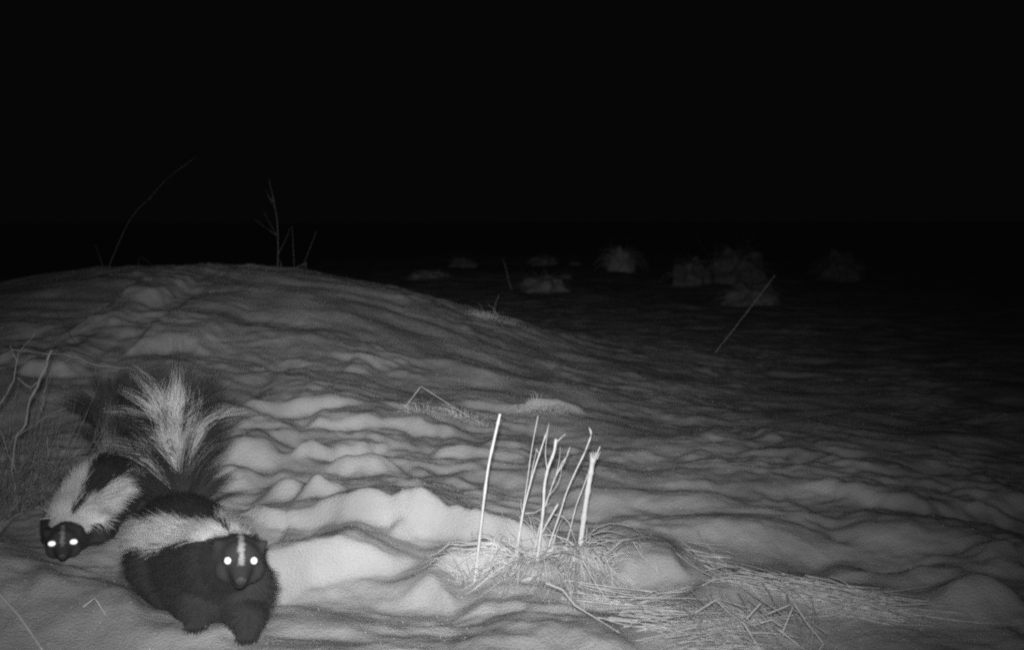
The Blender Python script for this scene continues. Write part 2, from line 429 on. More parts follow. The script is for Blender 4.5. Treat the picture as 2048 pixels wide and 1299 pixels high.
def make_skunk(spec, label, seed):
    rng = np.random.default_rng(seed)
    root_loc = np.array([spec['spine'][1][0], spec['spine'][1][1], 0.0]); root_loc[2] = gz(root_loc[0], root_loc[1])
    root = empty('skunk', root_loc)
    tag(root, label, 'skunk', 'skunks on the snow')
    S = [np.asarray(p, float) for p in spec['spine']]           # neck ... rump, tail base
    R = spec['spine_r']
    HC = np.asarray(spec['head'], float); hs = spec['head_scale']
    f, r, u = frame_of(spec['face_dir'], (spec.get('roll', 0.0), 0, 1))
    def H(x, y, z): return HC + hs * (f * x + r * y + u * z)     # head space: forward, right, up
    bm = bmesh.new()
    for i in range(len(S) - 1): capsule(bm, S[i], S[i + 1], R[i], R[i + 1], 6)
    # head: skull, brow, cheeks, tapering muzzle, chin, ears
    ball(bm, H(-.010, 0, .001), .030 * hs)
    ball(bm, H(.010, 0, .003), .0245 * hs)
    for sgn in (-1, 1):
        ball(bm, H(.004, sgn * .013, -.010), .019 * hs)
        capsule(bm, H(-.012, sgn * .026, .014), H(-.012, sgn * .030, .020), .0085 * hs, .0065 * hs, 3)
    capsule(bm, H(.020, 0, -.004), H(.054, 0, -.015), .0185 * hs, .0090 * hs, 6)
    capsule(bm, H(.015, 0, -.016), H(.040, 0, -.022), .015 * hs, .008 * hs, 4)
    capsule(bm, HC, S[0], .029 * hs, R[0], 5)
    for c_, r_ in spec.get('mass', []): ball(bm, c_, r_)
    # legs: hip/shoulder, knee/elbow, wrist/hock, paw
    for leg in spec['legs']:
        J = [np.asarray(p, float) for p in leg['joints']]; rr = leg['r']
        for i in range(len(J) - 1): capsule(bm, J[i], J[i + 1], rr[i], rr[i + 1], 6)
        toe_dir = np.asarray(leg.get('toe', (0.1, -1, 0)), float); toe_dir /= np.linalg.norm(toe_dir)
        side = np.cross(toe_dir, (0, 0, 1))
        for k in (-1.5, -.75, 0, .75, 1.5):
            capsule(bm, J[-1], J[-1] + toe_dir * (.020 - abs(k) * .003) + side * k * .0062 - np.array([0, 0, .003]), .0075, .0048, 3)
    # tail core
    T = [np.asarray(p, float) for p in spec['tail']]
    TR = spec['tail_r']
    for i in range(len(T) - 1): capsule(bm, T[i], T[i + 1], TR[i], TR[i + 1], 6)
    me0 = bpy.data.meshes.new('body_raw'); bm.to_mesh(me0); bm.free()
    tmp = bpy.data.objects.new('body_raw', me0); COL.objects.link(tmp)
    rm = tmp.modifiers.new('rm', 'REMESH'); rm.mode = 'VOXEL'; rm.voxel_size = 0.0042
    sm = tmp.modifiers.new('sm', 'SMOOTH'); sm.factor = 0.5; sm.iterations = 4
    dg = bpy.context.evaluated_depsgraph_get()
    me = bpy.data.meshes.new_from_object(tmp.evaluated_get(dg))
    bpy.data.objects.remove(tmp); bpy.data.meshes.remove(me0)
    me.name = 'body'
    nv = len(me.vertices)
    co = np.empty(nv * 3, np.float32); me.vertices.foreach_get('co', co); co = co.reshape(-1, 3).astype(float)
    no = np.empty(nv * 3, np.float32); me.vertices.foreach_get('normal', no); no = no.reshape(-1, 3).astype(float)

    # flow line: nose -> head -> spine -> tail, used for fur direction and markings
    line = [H(.05, 0, -.012), H(0, 0, 0)] + S + T[1:]
    line_r = [.012 * hs, .03 * hs] + list(R) + list(TR[1:])
    cum = np.concatenate([[0], np.cumsum([np.linalg.norm(line[i + 1] - line[i]) for i in range(len(line) - 1)])])
    s_neck = cum[2]; s_rump = cum[1 + len(S)]; s_end = cum[-1]
    def project(p):
        best = np.full(len(p), 1e9); arc = np.zeros(len(p)); tan = np.zeros((len(p), 3)); foot = np.zeros((len(p), 3))
        for i in range(len(line) - 1):
            a, b = line[i], line[i + 1]; ab = b - a; L = np.linalg.norm(ab)
            t = np.clip(((p - a) @ ab) / (L * L), 0, 1)
            q = a + t[:, None] * ab
            rr = line_r[i] + (line_r[i + 1] - line_r[i]) * t
            d = np.linalg.norm(p - q, axis=1) / np.maximum(rr, .02)
            m = d < best
            best[m] = d[m]; arc[m] = cum[i] + t[m] * L; tan[m] = ab / L; foot[m] = q[m]
        return arc, tan, foot, best
    DARK, WHITE = spec.get('dark', .072), spec.get('white', .62)
    def markings(p, jit=0.0):
        arc, tan, foot, dist = project(p)
        up = np.array([0, 0, 1.0])[None] - tan * tan[:, 2:3]
        # on the steep tail use "back of the animal" as up
        bk = np.asarray(spec['dorsal_hint'], float)
        mix = np.clip((np.abs(tan[:, 2]) - .75) / .2, 0, 1)[:, None]
        up = up * (1 - mix) + (bk[None] - tan * (tan @ bk)[:, None]) * mix
        up /= (np.linalg.norm(up, axis=1)[:, None] + 1e-9)
        right = np.cross(up, tan)                     # points to the animal's right (tan runs tailwards)
        right = -right
        off = p - foot
        ang = np.degrees(np.arctan2((off * right).sum(1), (off * up).sum(1)))
        ang = ang + spec.get('twist', 0) + 9 * noise2(p[:, 0] * 55 + p[:, 2] * 20, p[:, 1] * 55 + p[:, 2] * 38, seed) + jit
        t = (arc - s_neck) / (s_rump - s_neck)
        c = np.full(len(p), DARK)
        a0 = np.interp(t, [-1, -.12, .12, .5, 1.0], spec.get('inner', [0, 0, 6, 22, 34]))
        a1 = np.interp(t, [-1, -.25, .0, .3, .6, 1.0], spec.get('outer', [0, 0, 48, 58, 58, 52]))
        A = np.abs(ang)
        w = (A > a0) & (A < a1) & (t > spec.get('cap', -.10)) & (t < 1.05) & (dist < 2.2)
        hx_ = ((p - HC) / hs) @ f
        w &= hx_ < spec.get('cap_x', -.016)
        c[w] = WHITE
        # legs and belly stay black
        low = (p[:, 2] < foot[:, 2] - .02); c[low] = DARK * (1 + .5 * noise2(p[low, 0] * 25, p[low, 2] * 25 + p[low, 1] * 20, 40))
        # blaze between the eyes
        hp = (p - HC) / hs
        x, y, z = hp @ f, hp @ r, hp @ u
        bl = (np.abs(y) < .0032) & (z > .001) & (z < .031) & (x > -.012) & (x < .045) & (dist < 3)
        c[bl] = WHITE * spec.get('blaze', .62)
        mz = (x > .012) & (z < .004) & (np.abs(y) < .03) & (z > -.04); c[mz & ~bl] = spec.get('muzzle', .15)
        mz = (x > -.005) & (np.abs(y) < .034) & (z > -.04) & (z < .03); c[mz & ~bl & (c < .2)] = spec.get('face', .085)
        return c, arc, tan, t, (x, y, z)
    cv, arc_v, _, _, _ = markings(co)
    ca = me.attributes.new('fur_colour', 'FLOAT_COLOR', 'POINT')
    ca.data.foreach_set('color', np.stack([cv, cv, cv, np.ones(nv)], 1).astype(np.float32).ravel())
    me.materials.clear(); me.materials.append(M_HIDE)
    me.polygons.foreach_set('use_smooth', [True] * len(me.polygons))
    body = bpy.data.objects.new('body', me); COL.objects.link(body); body.parent = root; body.location = -Vector(root.location)

    # ---- coat: roots spread over the hide, strands laid along the flow line
    me.calc_loop_triangles()
    tri = np.empty(len(me.loop_triangles) * 3, np.int32); me.loop_triangles.foreach_get('vertices', tri); tri = tri.reshape(-1, 3)
    A, B, C = co[tri[:, 0]], co[tri[:, 1]], co[tri[:, 2]]
    area = np.linalg.norm(np.cross(B - A, C - A), axis=1)
    N = spec['n_fur']
    pick = rng.choice(len(tri), N, p=area / area.sum())
    w1, w2 = rng.random(N), rng.random(N); fl_ = w1 + w2 > 1; w1[fl_] = 1 - w1[fl_]; w2[fl_] = 1 - w2[fl_]
    p = A[pick] + (B - A)[pick] * w1[:, None] + (C - A)[pick] * w2[:, None]
    nn = no[tri[pick, 0]]
    c, arc, tan, t, (hx, hy, hz) = markings(p, rng.normal(0, 2.0, N))
    on_tail = arc > s_rump + .015
    keep = ~on_tail & ~((hx > .046) & (np.abs(hy) < .02) & (np.abs(hz) < .04))
    # no hair over the eyes
    for sgn in (-1, 1):
        e = np.array(spec.get('eye_at', (.026, .0185, .004)))
        keep &= ((hx - e[0]) ** 2 + (hy - sgn * e[1]) ** 2 + (hz - e[2]) ** 2) > .0085 ** 2
    p, nn, c, arc, tan, t, hx = p[keep], nn[keep], c[keep], arc[keep], tan[keep], t[keep], hx[keep]
    n = len(p)
    headness = np.clip((s_neck - arc) / max(s_neck - cum[1], .01), 0, 1)
    headness = np.where(arc < s_neck, np.clip(.35 + .65 * headness, 0, 1), 0)
    length = (.032 + .012 * np.clip(t, 0, 1)) * (1 - .90 * headness) + .0012
    length = np.where(c > .3, length * 1.15, length)
    leg = p[:, 2] < ground(p[:, 0], p[:, 1]) + .055
    length = np.where(leg, length * np.clip((p[:, 2] - ground(p[:, 0], p[:, 1])) / .075, .25, 1), length)
    length *= rng.uniform(.6, 1.15, n)
    down = np.array([0, 0, -1.0])
    flow = tan + down * np.where(leg, .9, np.where(p[:, 2] < spec['spine'][2][2] - .01, .9, .35))[:, None] + rng.normal(0, .08, (n, 3))
    flow -= nn * (flow * nn).sum(1)[:, None] * .9
    flow /= np.linalg.norm(flow, axis=1)[:, None] + 1e-9
    lift = np.where(headness > 0, .22, .42)[:, None]
    d0 = nn * lift + flow * .85 + rng.normal(0, .055, (n, 3))
    d0 /= np.linalg.norm(d0, axis=1)[:, None]
    K = 5
    strands = []
    for k in range(K):
        q = k / (K - 1)
        strands.append(p + length[:, None] * (d0 * q + (flow * .25 + down * .12) * q * q))
    strands = np.stack(strands, 1)
    gg = ground(strands[:, :, 0].ravel(), strands[:, :, 1].ravel()).reshape(n, K)
    strands[:, :, 2] = np.maximum(strands[:, :, 2], gg + .001)
    shade = np.clip(c * rng.uniform(.8, 1.2, n), .015, .97)
    def hair_object(name, strands, radius, shade, taper=1.0):
        n, K = strands.shape[:2]
        hc = bpy.data.hair_curves.new(name)
        hc.add_curves([K] * n)
        hc.attributes['position'].data.foreach_set('vector', strands.reshape(-1).astype(np.float32))
        ra = hc.attributes.get('radius') or hc.attributes.new('radius', 'FLOAT', 'POINT')
        prof = (1 - np.linspace(0, 1, K) ** 1.6 * .85 * taper)
        ra.data.foreach_set('value', (radius[:, None] * prof[None]).reshape(-1).astype(np.float32))
        at = hc.attributes.new('fur_colour', 'FLOAT_COLOR', 'POINT')
        col = np.repeat(shade, K)
        at.data.foreach_set('color', np.stack([col, col, col, np.ones(n * K)], 1).astype(np.float32).ravel())
        hc.materials.append(M_FUR)
        o = bpy.data.objects.new(name, hc); COL.objects.link(o); o.parent = root; o.location = -Vector(root.location)
        return o
    rad = np.where(headness > 0, .00024, .00036) * rng.uniform(.8, 1.2, n)
    hair_object('fur', strands, rad, shade)

    # ---- tail plume: long hairs in locks fanning from the core
    tl = [T[0]] + T[1:]
    tc_ = np.concatenate([[0], np.cumsum([np.linalg.norm(tl[i + 1] - tl[i]) for i in range(len(tl) - 1)])])
    def tail_at(q):
        s = q * tc_[-1]; i = min(int(np.searchsorted(tc_, s, 'right')) - 1, len(tl) - 2)
        tt = (s - tc_[i]) / (tc_[i + 1] - tc_[i])
        d = tl[i + 1] - tl[i]
        return tl[i] + d * tt, d / np.linalg.norm(d)
    SS, RR, CC = [], [], []
    K = 9
    view = np.array([0, -1.0, 0])
    for _ in range(spec['n_locks']):
        q = rng.random() ** spec.get('tail_bias', .8)
        a = rng.uniform(0, math.pi) if rng.random() < .72 else rng.uniform(math.pi, 2 * math.pi)
        white = rng.random() < spec.get('tail_white', .4)
        spec_lock(SS, RR, CC, tail_at, q, a, white, rng, spec, K)
    for (path, wt, n_, w_) in spec.get('streaks', []):          # pale locks: strands that leave the core together and sweep outwards
        pp = np.array(smooth_path(path, 6)); Kp = len(pp)
        uu = np.linspace(0, 1, Kp); fan = np.interp(uu, [0, .35, .75, 1], [.35, .8, 1.0, .75])
        for _ in range(int(n_ * 1.1)):
            off = rng.normal(0, w_ * 1.6, 3); off[1] *= 1.5
            end = rng.uniform(.55, 1.0)
            q = np.stack([np.interp(np.linspace(0, end, K), uu, pp[:, i]) for i in range(3)], 1)
            q = q + off[None] * np.interp(np.linspace(0, end, K), uu, fan)[:, None] + np.array([0, 0, -.004]) * rng.random() * np.linspace(0, 1, K)[:, None] ** 2
            SS.append(q[None]); RR.append(np.array([rng.uniform(.00022, .00038)])); CC.append(np.array([np.clip(wt * rng.uniform(.75, 1.15), .02, .92)]))
    hair_object('tail_hair', np.concatenate(SS), np.concatenate(RR), np.concatenate(CC))

    # ---- eyes with their reflecting tapetum, nose, claws
    e = np.array(spec.get('eye_at', (.026, .0185, .004)))
    for sgn in (-1, 1):
        ec = H(e[0], sgn * e[1], e[2])
        bm = bmesh.new(); ball(bm, (0, 0, 0), .0066 * hs)
        me = bpy.data.meshes.new('eye'); bm.to_mesh(me); bm.free(); me.materials.append(M_EYE)
        me.polygons.foreach_set('use_smooth', [True] * len(me.polygons))
        eye = bpy.data.objects.new('eye', me); COL.objects.link(eye); eye.parent = root; eye.location = Vector(ec) - root.location
        # shallow mirror bowl showing in the pupil, turned to where the animal looks
        look = np.asarray(spec['gaze'], float) - ec; look /= np.linalg.norm(look)
        bm = bmesh.new(); rings, seg = 4, 16
        a1 = np.cross(look, (0, 0, 1)); a1 /= np.linalg.norm(a1); a2 = np.cross(a1, look)
        rr_ = spec.get('pupil', .0058) ; c0 = bm.verts.new(Vector(look * .0080 * hs)); prev = None
        for ri in range(1, rings + 1):
            rad_ = rr_ * ri / rings; dep = rad_ ** 2 / (2 * .020)
            ring = [bm.verts.new(Vector(look * (.0080 * hs - dep) + (a1 * math.cos(2 * math.pi * k / seg) * spec.get('pupil_wide', 1.0) + a2 * math.sin(2 * math.pi * k / seg)) * rad_)) for k in range(seg)]
            for k in range(seg):
                if prev is None: bm.faces.new((c0, ring[k], ring[(k + 1) % seg]))
                else: bm.faces.new((prev[k], ring[k], ring[(k + 1) % seg], prev[(k + 1) % seg]))
            prev = ring
        me = bpy.data.meshes.new('eye_shine'); bm.normal_update(); bm.to_mesh(me); bm.free(); me.materials.append(M_TAPETUM)
        me.polygons.foreach_set('use_smooth', [True] * len(me.polygons))
        sh = bpy.data.objects.new('eye_shine', me); COL.objects.link(sh); sh.parent = eye
    bm = bmesh.new()
    ball(bm, H(.0585, 0, -.013), (.0060 * hs, .0060 * hs, .0050 * hs))
    for sgn in (-1, 1): ball(bm, H(.0590, sgn * .0036, -.0145), .0034 * hs)
    me = bpy.data.meshes.new('nose'); bm.to_mesh(me); bm.free(); me.materials.append(M_NOSE)
    me.polygons.foreach_set('use_smooth', [True] * len(me.polygons))
    nose = bpy.data.objects.new('nose', me); COL.objects.link(nose); nose.parent = root; nose.location = -Vector(root.location)
    for leg in spec['legs'][:2]:
        J = np.asarray(leg['joints'][-1], float); td = np.asarray(leg.get('toe', (0.1, -1, 0)), float); td /= np.linalg.norm(td); side = np.cross(td, (0, 0, 1))
        m = MB()
        for k in (-1.5, -.75, 0, .75, 1.5):
            a = J + td * (.021 - abs(k) * .003) + side * k * .0062 - np.array([0, 0, .002])
            m.tube([a, a + td * .007 - np.array([0, 0, .001]), a + td * .012 - np.array([0, 0, .005])], [.0016, .0012, .0003], 5)
        m.build('claws', M_CLAW, root)
    return root

def spec_lock(SS, RR, CC, tail_at, q, a, white, rng, spec, K, L=None, wt=None, n=None, spread=None, curl=None):
    o, t = tail_at(q)
    x = np.array([1.0, 0, 0]); e1 = x - t * (t @ x); e1 /= np.linalg.norm(e1); e2 = np.cross(t, e1)
    rad = e1 * math.cos(a) + e2 * math.sin(a)
    n = n or int(rng.integers(16, 30))
    L = L or spec.get('tail_len', .12) * rng.uniform(.7, 1.15) * (.75 + .35 * q)
    out = spec.get('tail_out', .75) * (1.0 - .55 * q) * rng.uniform(.7, 1.2)
    d0 = t * .8 + rad * out * .8; d0 /= np.linalg.norm(d0)
    curl = rng.uniform(.2, .6) if curl is None else curl
    d1 = rad * .9 - t * .55 * curl + np.array([0, 0, -.35 * curl])
    spread = spread or rng.uniform(.06, .13)
    jit = rng.normal(0, spread, (n, 3))
    Ls = L * rng.uniform(.72, 1.05, n)
    root = o + rad * .008 + rng.normal(0, .004, (n, 3))
    pts = []
    for k in range(K):
        s = k / (K - 1)
        pts.append(root + Ls[:, None] * ((d0 + jit * (1.25 - .75 * s)) * s + (d1 * curl) * s * s * .9))
    SS.append(np.stack(pts, 1))
    RR.append(rng.uniform(.00030, .00046, n) * (1.25 if white else 1.0))
    base = (wt or spec.get('white', .62)) if white else spec.get('dark', .072)
    CC.append(np.clip(base * rng.uniform(.7, 1.2, n), .015, .85))

def paw(x, y): return np.array([x, y, gz(x, y) + .009])

def at_ground(px, Y):
    x = slope_x(px) * Y / math.cos(PITCH); return paw(x, Y)

# --- the nearer skunk: walking up to the camera, body trailing back to the left, tail raised
f1 = [at_ground(380, 1.598), at_ground(482, 1.582), at_ground(300, 1.78), at_ground(430, 1.86)]
sp1 = dict(
    head=P(480, 1119, 1.560), head_scale=1.06, roll=.08, eye_at=(.027, .0165, .004), face_dir=CAM + np.array([0.05, 0, -.30]) - P(480, 1119, 1.560),
    spine=[P(452, 1120, 1.615), P(420, 1128, 1.69), P(375, 1110, 1.78), P(362, 1092, 1.89), P(372, 1075, 1.985)],
    spine_r=[.048, .066, .078, .080, .060],
    tail=[P(372, 1040, 2.03), P(366, 985, 2.06), P(358, 935, 2.07), P(353, 885, 2.06), P(351, 850, 2.05)],
    tail_r=[.028, .020, .015, .011, .007],
    legs=[dict(joints=[P(398, 1160, 1.665), P(382, 1202, 1.655), f1[0] + (0, .004, .022), f1[0]], r=[.042, .029, .021, .015]),
          dict(joints=[P(472, 1165, 1.64), P(480, 1205, 1.64), f1[1] + (0, .004, .022), f1[1]], r=[.042, .029, .021, .015]),
          dict(joints=[P(325, 1120, 1.87), P(302, 1150, 1.80), f1[2] + (0, .035, .040), f1[2]], r=[.050, .034, .020, .014]),
          dict(joints=[P(410, 1110, 1.93), P(425, 1150, 1.88), f1[3] + (0, .045, .040), f1[3]], r=[.055, .040, .020, .013])],
    mass=[(P(436, 1168, 1.655), .057), (P(365, 1138, 1.74), .066), (P(482, 1166, 1.63), .036)],
    inner=[0, 0, 10, 42, 58], outer=[0, 0, 44, 66, 76, 80], white=.95,
    dorsal_hint=(0, 1, 0), gaze=(CAM + np.array([0, 0, .03])), pupil=.0050, pupil_wide=.95,
    n_fur=80000, n_locks=210, tail_white=.0, tail_len=.135, tail_out=.8,
    streaks=[([P(x, y, d) for x, y, d in path], wt, n_, w_) for path, wt, n_, w_ in [
        ([(356, 950, 2.06), (349, 890, 2.03), (345, 838, 2.01), (353, 785, 2.00), (356, 722, 2.00)], .92, 130, .0055),
        ([(354, 930, 2.06), (340, 865, 2.02), (338, 815, 2.00), (348, 768, 2.00)], .90, 150, .0100),
        ([(356, 940, 2.06), (355, 870, 2.02), (362, 810, 2.00), (360, 770, 2.0)], .80, 90, .0080),
        ([(352, 950, 2.06), (329, 871, 2.03), (305, 823, 2.02), (281, 799, 2.02), (236, 774, 2.03)], .85, 90, .0042),
        ([(352, 930, 2.06), (334, 845, 2.03), (308, 783, 2.02), (262, 738, 2.02)], .75, 90, .0060),
        ([(350, 960, 2.06), (315, 882, 2.04), (286, 838, 2.03), (257, 821, 2.03), (200, 818, 2.04)], .75, 80, .0034),
        ([(350, 975, 2.06), (305, 930, 2.05), (272, 903, 2.05), (229, 889, 2.06), (181, 892, 2.07)], .65, 90, .0040),
        ([(350, 965, 2.06), (312, 905, 2.05), (284, 868, 2.05), (262, 850, 2.06)], .55, 70, .0060),
        ([(366, 945, 2.06), (391, 880, 2.04), (410, 847, 2.03), (443, 826, 2.03), (502, 817, 2.04)], .72, 50, .0036),
        ([(362, 930, 2.06), (376, 850, 2.04), (386, 818, 2.03), (398, 798, 2.03)], .75, 70, .0055),
        ([(364, 960, 2.06), (394, 908, 2.05), (422, 884, 2.05)], .40, 50, .0060)]
        + [([(358 + .04 * a, 945, 2.06), (355 + .35 * a, 880 + .10 * abs(a), 2.03), (352 + .95 * a, 815 + .32 * abs(a), 2.01), (350 + 1.55 * a, 760 + .75 * abs(a), 2.02)], .62 - .003 * abs(a), 9, .0045) for a in range(-84, 70, 6)]])
make_skunk(sp1, 'larger skunk in front, dark body turned to the camera, white-streaked tail raised like a plume', 3)

# --- the farther skunk, half hidden behind the first
f2 = [at_ground(125, 1.90), at_ground(185, 1.93), at_ground(205, 2.12), at_ground(270, 2.10)]
sp2 = dict(
    head=P(127, 1084, 1.86), twist=-13, head_scale=.90, face_dir=CAM + np.array([-.10, 0, -.34]) - P(128, 1082, 1.86),
    spine=[P(143, 1062, 1.925), P(160, 1050, 1.98), P(194, 1016, 2.07), P(222, 996, 2.17), P(240, 985, 2.26)],
    spine_r=[.045, .058, .072, .078, .060],
    tail=[P(240, 960, 2.30), P(236, 910, 2.34), P(228, 860, 2.35), P(220, 820, 2.34)],
    tail_r=[.028, .020, .014, .008],
    legs=[dict(joints=[P(130, 1085, 1.97), P(118, 1105, 1.945), f2[0] + (0, .004, .022), f2[0]], r=[.036, .025, .017, .012]),
          dict(joints=[P(190, 1078, 1.985), P(200, 1100, 1.965), f2[1] + (0, .004, .022), f2[1]], r=[.038, .026, .018, .012]),
          dict(joints=[P(200, 1030, 2.20), P(185, 1060, 2.15), f2[2] + (0, .045, .040), f2[2]], r=[.050, .036, .020, .012]),
          dict(joints=[P(255, 1030, 2.18), P(270, 1060, 2.12), f2[3] + (0, .045, .040), f2[3]], r=[.055, .038, .020, .012])],
    dorsal_hint=(0, 1, 0), gaze=(CAM + np.array([0, 0, .03])), pupil=.0050, pupil_wide=1.25, blaze=.35, white=.95, cap=-.28,
    inner=[0, 0, 12, 24, 30], outer=[0, 62, 58, 47, 43, 42],
    n_fur=50000, n_locks=100, tail_white=.0, tail_len=.10, tail_out=.95,
    streaks=[([P(x, y, d) for x, y, d in path], wt, n_, w_) for path, wt, n_, w_ in [
        ([(226, 930, 2.32), (212, 905, 2.28), (195, 912, 2.26), (178, 926, 2.24)], .45, 40, .0030),
        ([(228, 940, 2.32), (248, 915, 2.30), (220, 920, 2.26), (185, 930, 2.22)], .40, 40, .0030),
        ([(226, 920, 2.32), (214, 870, 2.30), (222, 830, 2.30), (205, 800, 2.30)], .30, 60, .0080)]])
make_skunk(sp2, 'smaller skunk behind at the left, white nape splitting into two stripes over its back', 4)

# ------------------------------------------------------------------ upright dead stems in the tussock
def stem(pix, r0, r1, label, group=None, twigs=(), mat=None, Y=None, lean=0.0, name='dry_weed', ragged=False, cat='weed'):
    """pix: pixels from the foot upwards; the foot stands on the snow, the top leans towards or away by lean metres"""
    mat = mat or M_STEM
    b = hit(*pix[0]) if Y is None else P(pix[0][0], pix[0][1], Y)
    Y0 = b[1]
    n = len(pix)
    pts = [P(q[0], q[1], Y0 + lean * i / (n - 1)) for i, q in enumerate(pix)]
    foot = pts[0] - np.array([0, 0, .02])
    root = empty(name, pts[0]); tag(root, label, cat, group)
    m = MB(); path = smooth_path([foot] + pts, 6)
    rr = [r0 + (r1 - r0) * (i / (len(path) - 1)) for i in range(len(path))]
    rr = [v * (1 + .07 * random.uniform(-1, 1) + (.30 if i % 6 == 4 else 0)) for i, v in enumerate(rr)]    # thickened at the nodes
    m.tube(path, rr, 7)
    m.build('stalk', mat, root)
    for tw in twigs:
        tpts, ra, rb = tw
        tp = [P(q[0], q[1], Y0 + lean * .5 + .004 * i) for i, q in enumerate(tpts)]
        t = MB(); pth = smooth_path(tp, 5)
        t.tube(pth, [ra + (rb - ra) * i / (len(pth) - 1) for i in range(len(pth))], 5)
        t.build('twig', mat, root)
    if ragged:
        t = MB(); top = pts[-1]
        for k in range(9):
            a = k / 9 * 2 * math.pi
            b0 = top + np.array([math.cos(a), math.sin(a), 0]) * r1 * .8 - np.array([0, 0, .004])
            t.tube([b0, b0 + np.array([math.cos(a) * .002, math.sin(a) * .002, random.uniform(.008, .016)])], [.0011, .0003], 4)
        t.build('splintered_end', M_PITH, root)
    return root
G = 'dead stems standing in the straw tussock'
stem([(949, 1160), (953, 1130), (962, 1050), (975, 943), (988, 880), (1000, 827)], .0021, .0022, 'smooth pale stem standing alone on the left of the stem cluster', G, lean=.02)
stem([(1029, 1117), (1050, 992), (1063, 900), (1076, 831)], .0011, .0006, 'hair-thin straight stem, tallest next to the lone left stem', G, lean=.03)
stem([(1033, 1119), (1046, 1026), (1066, 947), (1083, 895), (1092, 867)], .0017, .0012, 'slender stem curving right beside the hair-thin stem', G, lean=.03,
     twigs=[([(1060, 965), (1066, 930), (1074, 896)], .0007, .0004), ([(1092, 868), (1095, 858), (1098, 846)], .0007, .0003), ([(1078, 907), (1074, 899), (1070, 897)], .0007, .0004), ([(1045, 1030), (1042, 1012), (1042, 998)], .0007, .0003)])
stem([(1070, 1142), (1076, 1105), (1082, 1060), (1087, 1009), (1089, 970), (1096, 936), (1108, 903), (1112, 877)], .0025, .0023, 'stout kinked stem with a cut top in the middle of the cluster', G, lean=-.02,
     twigs=[([(1113, 884), (1122, 875), (1131, 867)], .0010, .0005), ([(1094, 936), (1091, 912), (1092, 885), (1097, 850)], .0008, .0004)])
stem([(1068, 1104), (1085, 1030), (1097, 992), (1112, 951), (1128, 925), (1140, 893)], .0014, .0007, 'branching thin stem with three forked tips behind the kinked stem', G, lean=.04,
     twigs=[([(1112, 951), (1124, 925), (1134, 912)], .0011, .0007), ([(1112, 951), (1118, 922), (1121, 893)], .0007, .0003), ([(1097, 992), (1116, 966), (1123, 938), (1122, 925)], .0007, .0003), ([(1128, 925), (1133, 912), (1137, 909)], .0010, .0006)])
stem([(1070, 1098), (1087, 1059), (1104, 1028), (1116, 1007)], .0013, .0022, 'short stub leaning right among the taller stems', G, lean=-.02)
stem([(1093, 1106), (1104, 1072), (1120, 1026), (1133, 984), (1153, 938), (1169, 905), (1182, 869), (1179, 856)], .0016, .0013, 'long leaning stem with a hooked tip right of the centre', G, lean=.03,
     twigs=[([(1169, 905), (1171, 902), (1172, 897)], .0015, .0010), ([(1182, 869), (1180, 862), (1178, 853)], .0010, .0004)])
stem([(1129, 1104), (1140, 1060), (1153, 1009), (1166, 975), (1180, 935)], .0013, .0009, 'thin stem tucked just left of the thickest stalk', G, lean=.02)
stem([(1156, 1122), (1163, 1070), (1170, 1017), (1178, 965), (1183, 935), (1186, 914)], .0048, .0043, 'thickest stalk, snapped off with a splintered top, right of the cluster', G, lean=-.02, ragged=True,
     twigs=[([(1189, 925), (1194, 908), (1200, 892)], .0016, .0010), ([(1194, 918), (1199, 906), (1202, 902)], .0008, .0004)])

# ------------------------------------------------------------------ grass: blades and mats
def blade_path(p0, d0, L, stiff=.5, K=7, lift=.002):
    """a blade that leaves p0 along d0 and sags until it lies on the snow"""
    p = np.array(p0, float); d = np.array(d0, float); d /= np.linalg.norm(d)
    out = [p.copy()]; st = L / (K - 1)
    for k in range(K - 1):
        d = d + np.array([0, 0, -1]) * (1 - stiff) * .55
        d /= np.linalg.norm(d)
        p = p + d * st
        out.append(p.copy())
    q = np.array(out)
    g_ = ground(q[:, 0], q[:, 1]) + lift
    q[1:, 2] = np.maximum(q[1:, 2], g_[1:])
    return list(q)
def tuft(root, name, centre, n, rx, ry, L, up=.8, out=.6, stiff=.6, r=.0009, mat=None, lift0=0.0, hlift=.02, bias=(0, 0, 0), K=7, sides=3, kind='stuff'):
    m = MB()
    for _ in range(n):
        a = random.uniform(0, 2 * math.pi); q = math.sqrt(random.random())
        x, y = centre[0] + math.cos(a) * q * rx, centre[1] + math.sin(a) * q * ry
        d = np.array([math.cos(a) * out * q + random.gauss(0, .25), math.sin(a) * out * q + random.gauss(0, .25), up * random.uniform(.5, 1.2)]) + np.array(bias)
        pth = blade_path((x, y, gz(x, y) - .003 + lift0 * (1 - q * q)), d, L * random.uniform(.45, 1.15), stiff * random.uniform(.7, 1.25), K, random.uniform(.001, hlift))
        rr = r * random.uniform(.6, 1.4)
        m.tube(pth, [rr * (1 - .75 * (i / (len(pth) - 1)) ** 1.5) for i in range(len(pth))], sides, .6)
    o = m.build(name, mat or M_STRAW, root)
    if kind: o['kind'] = kind
    return o
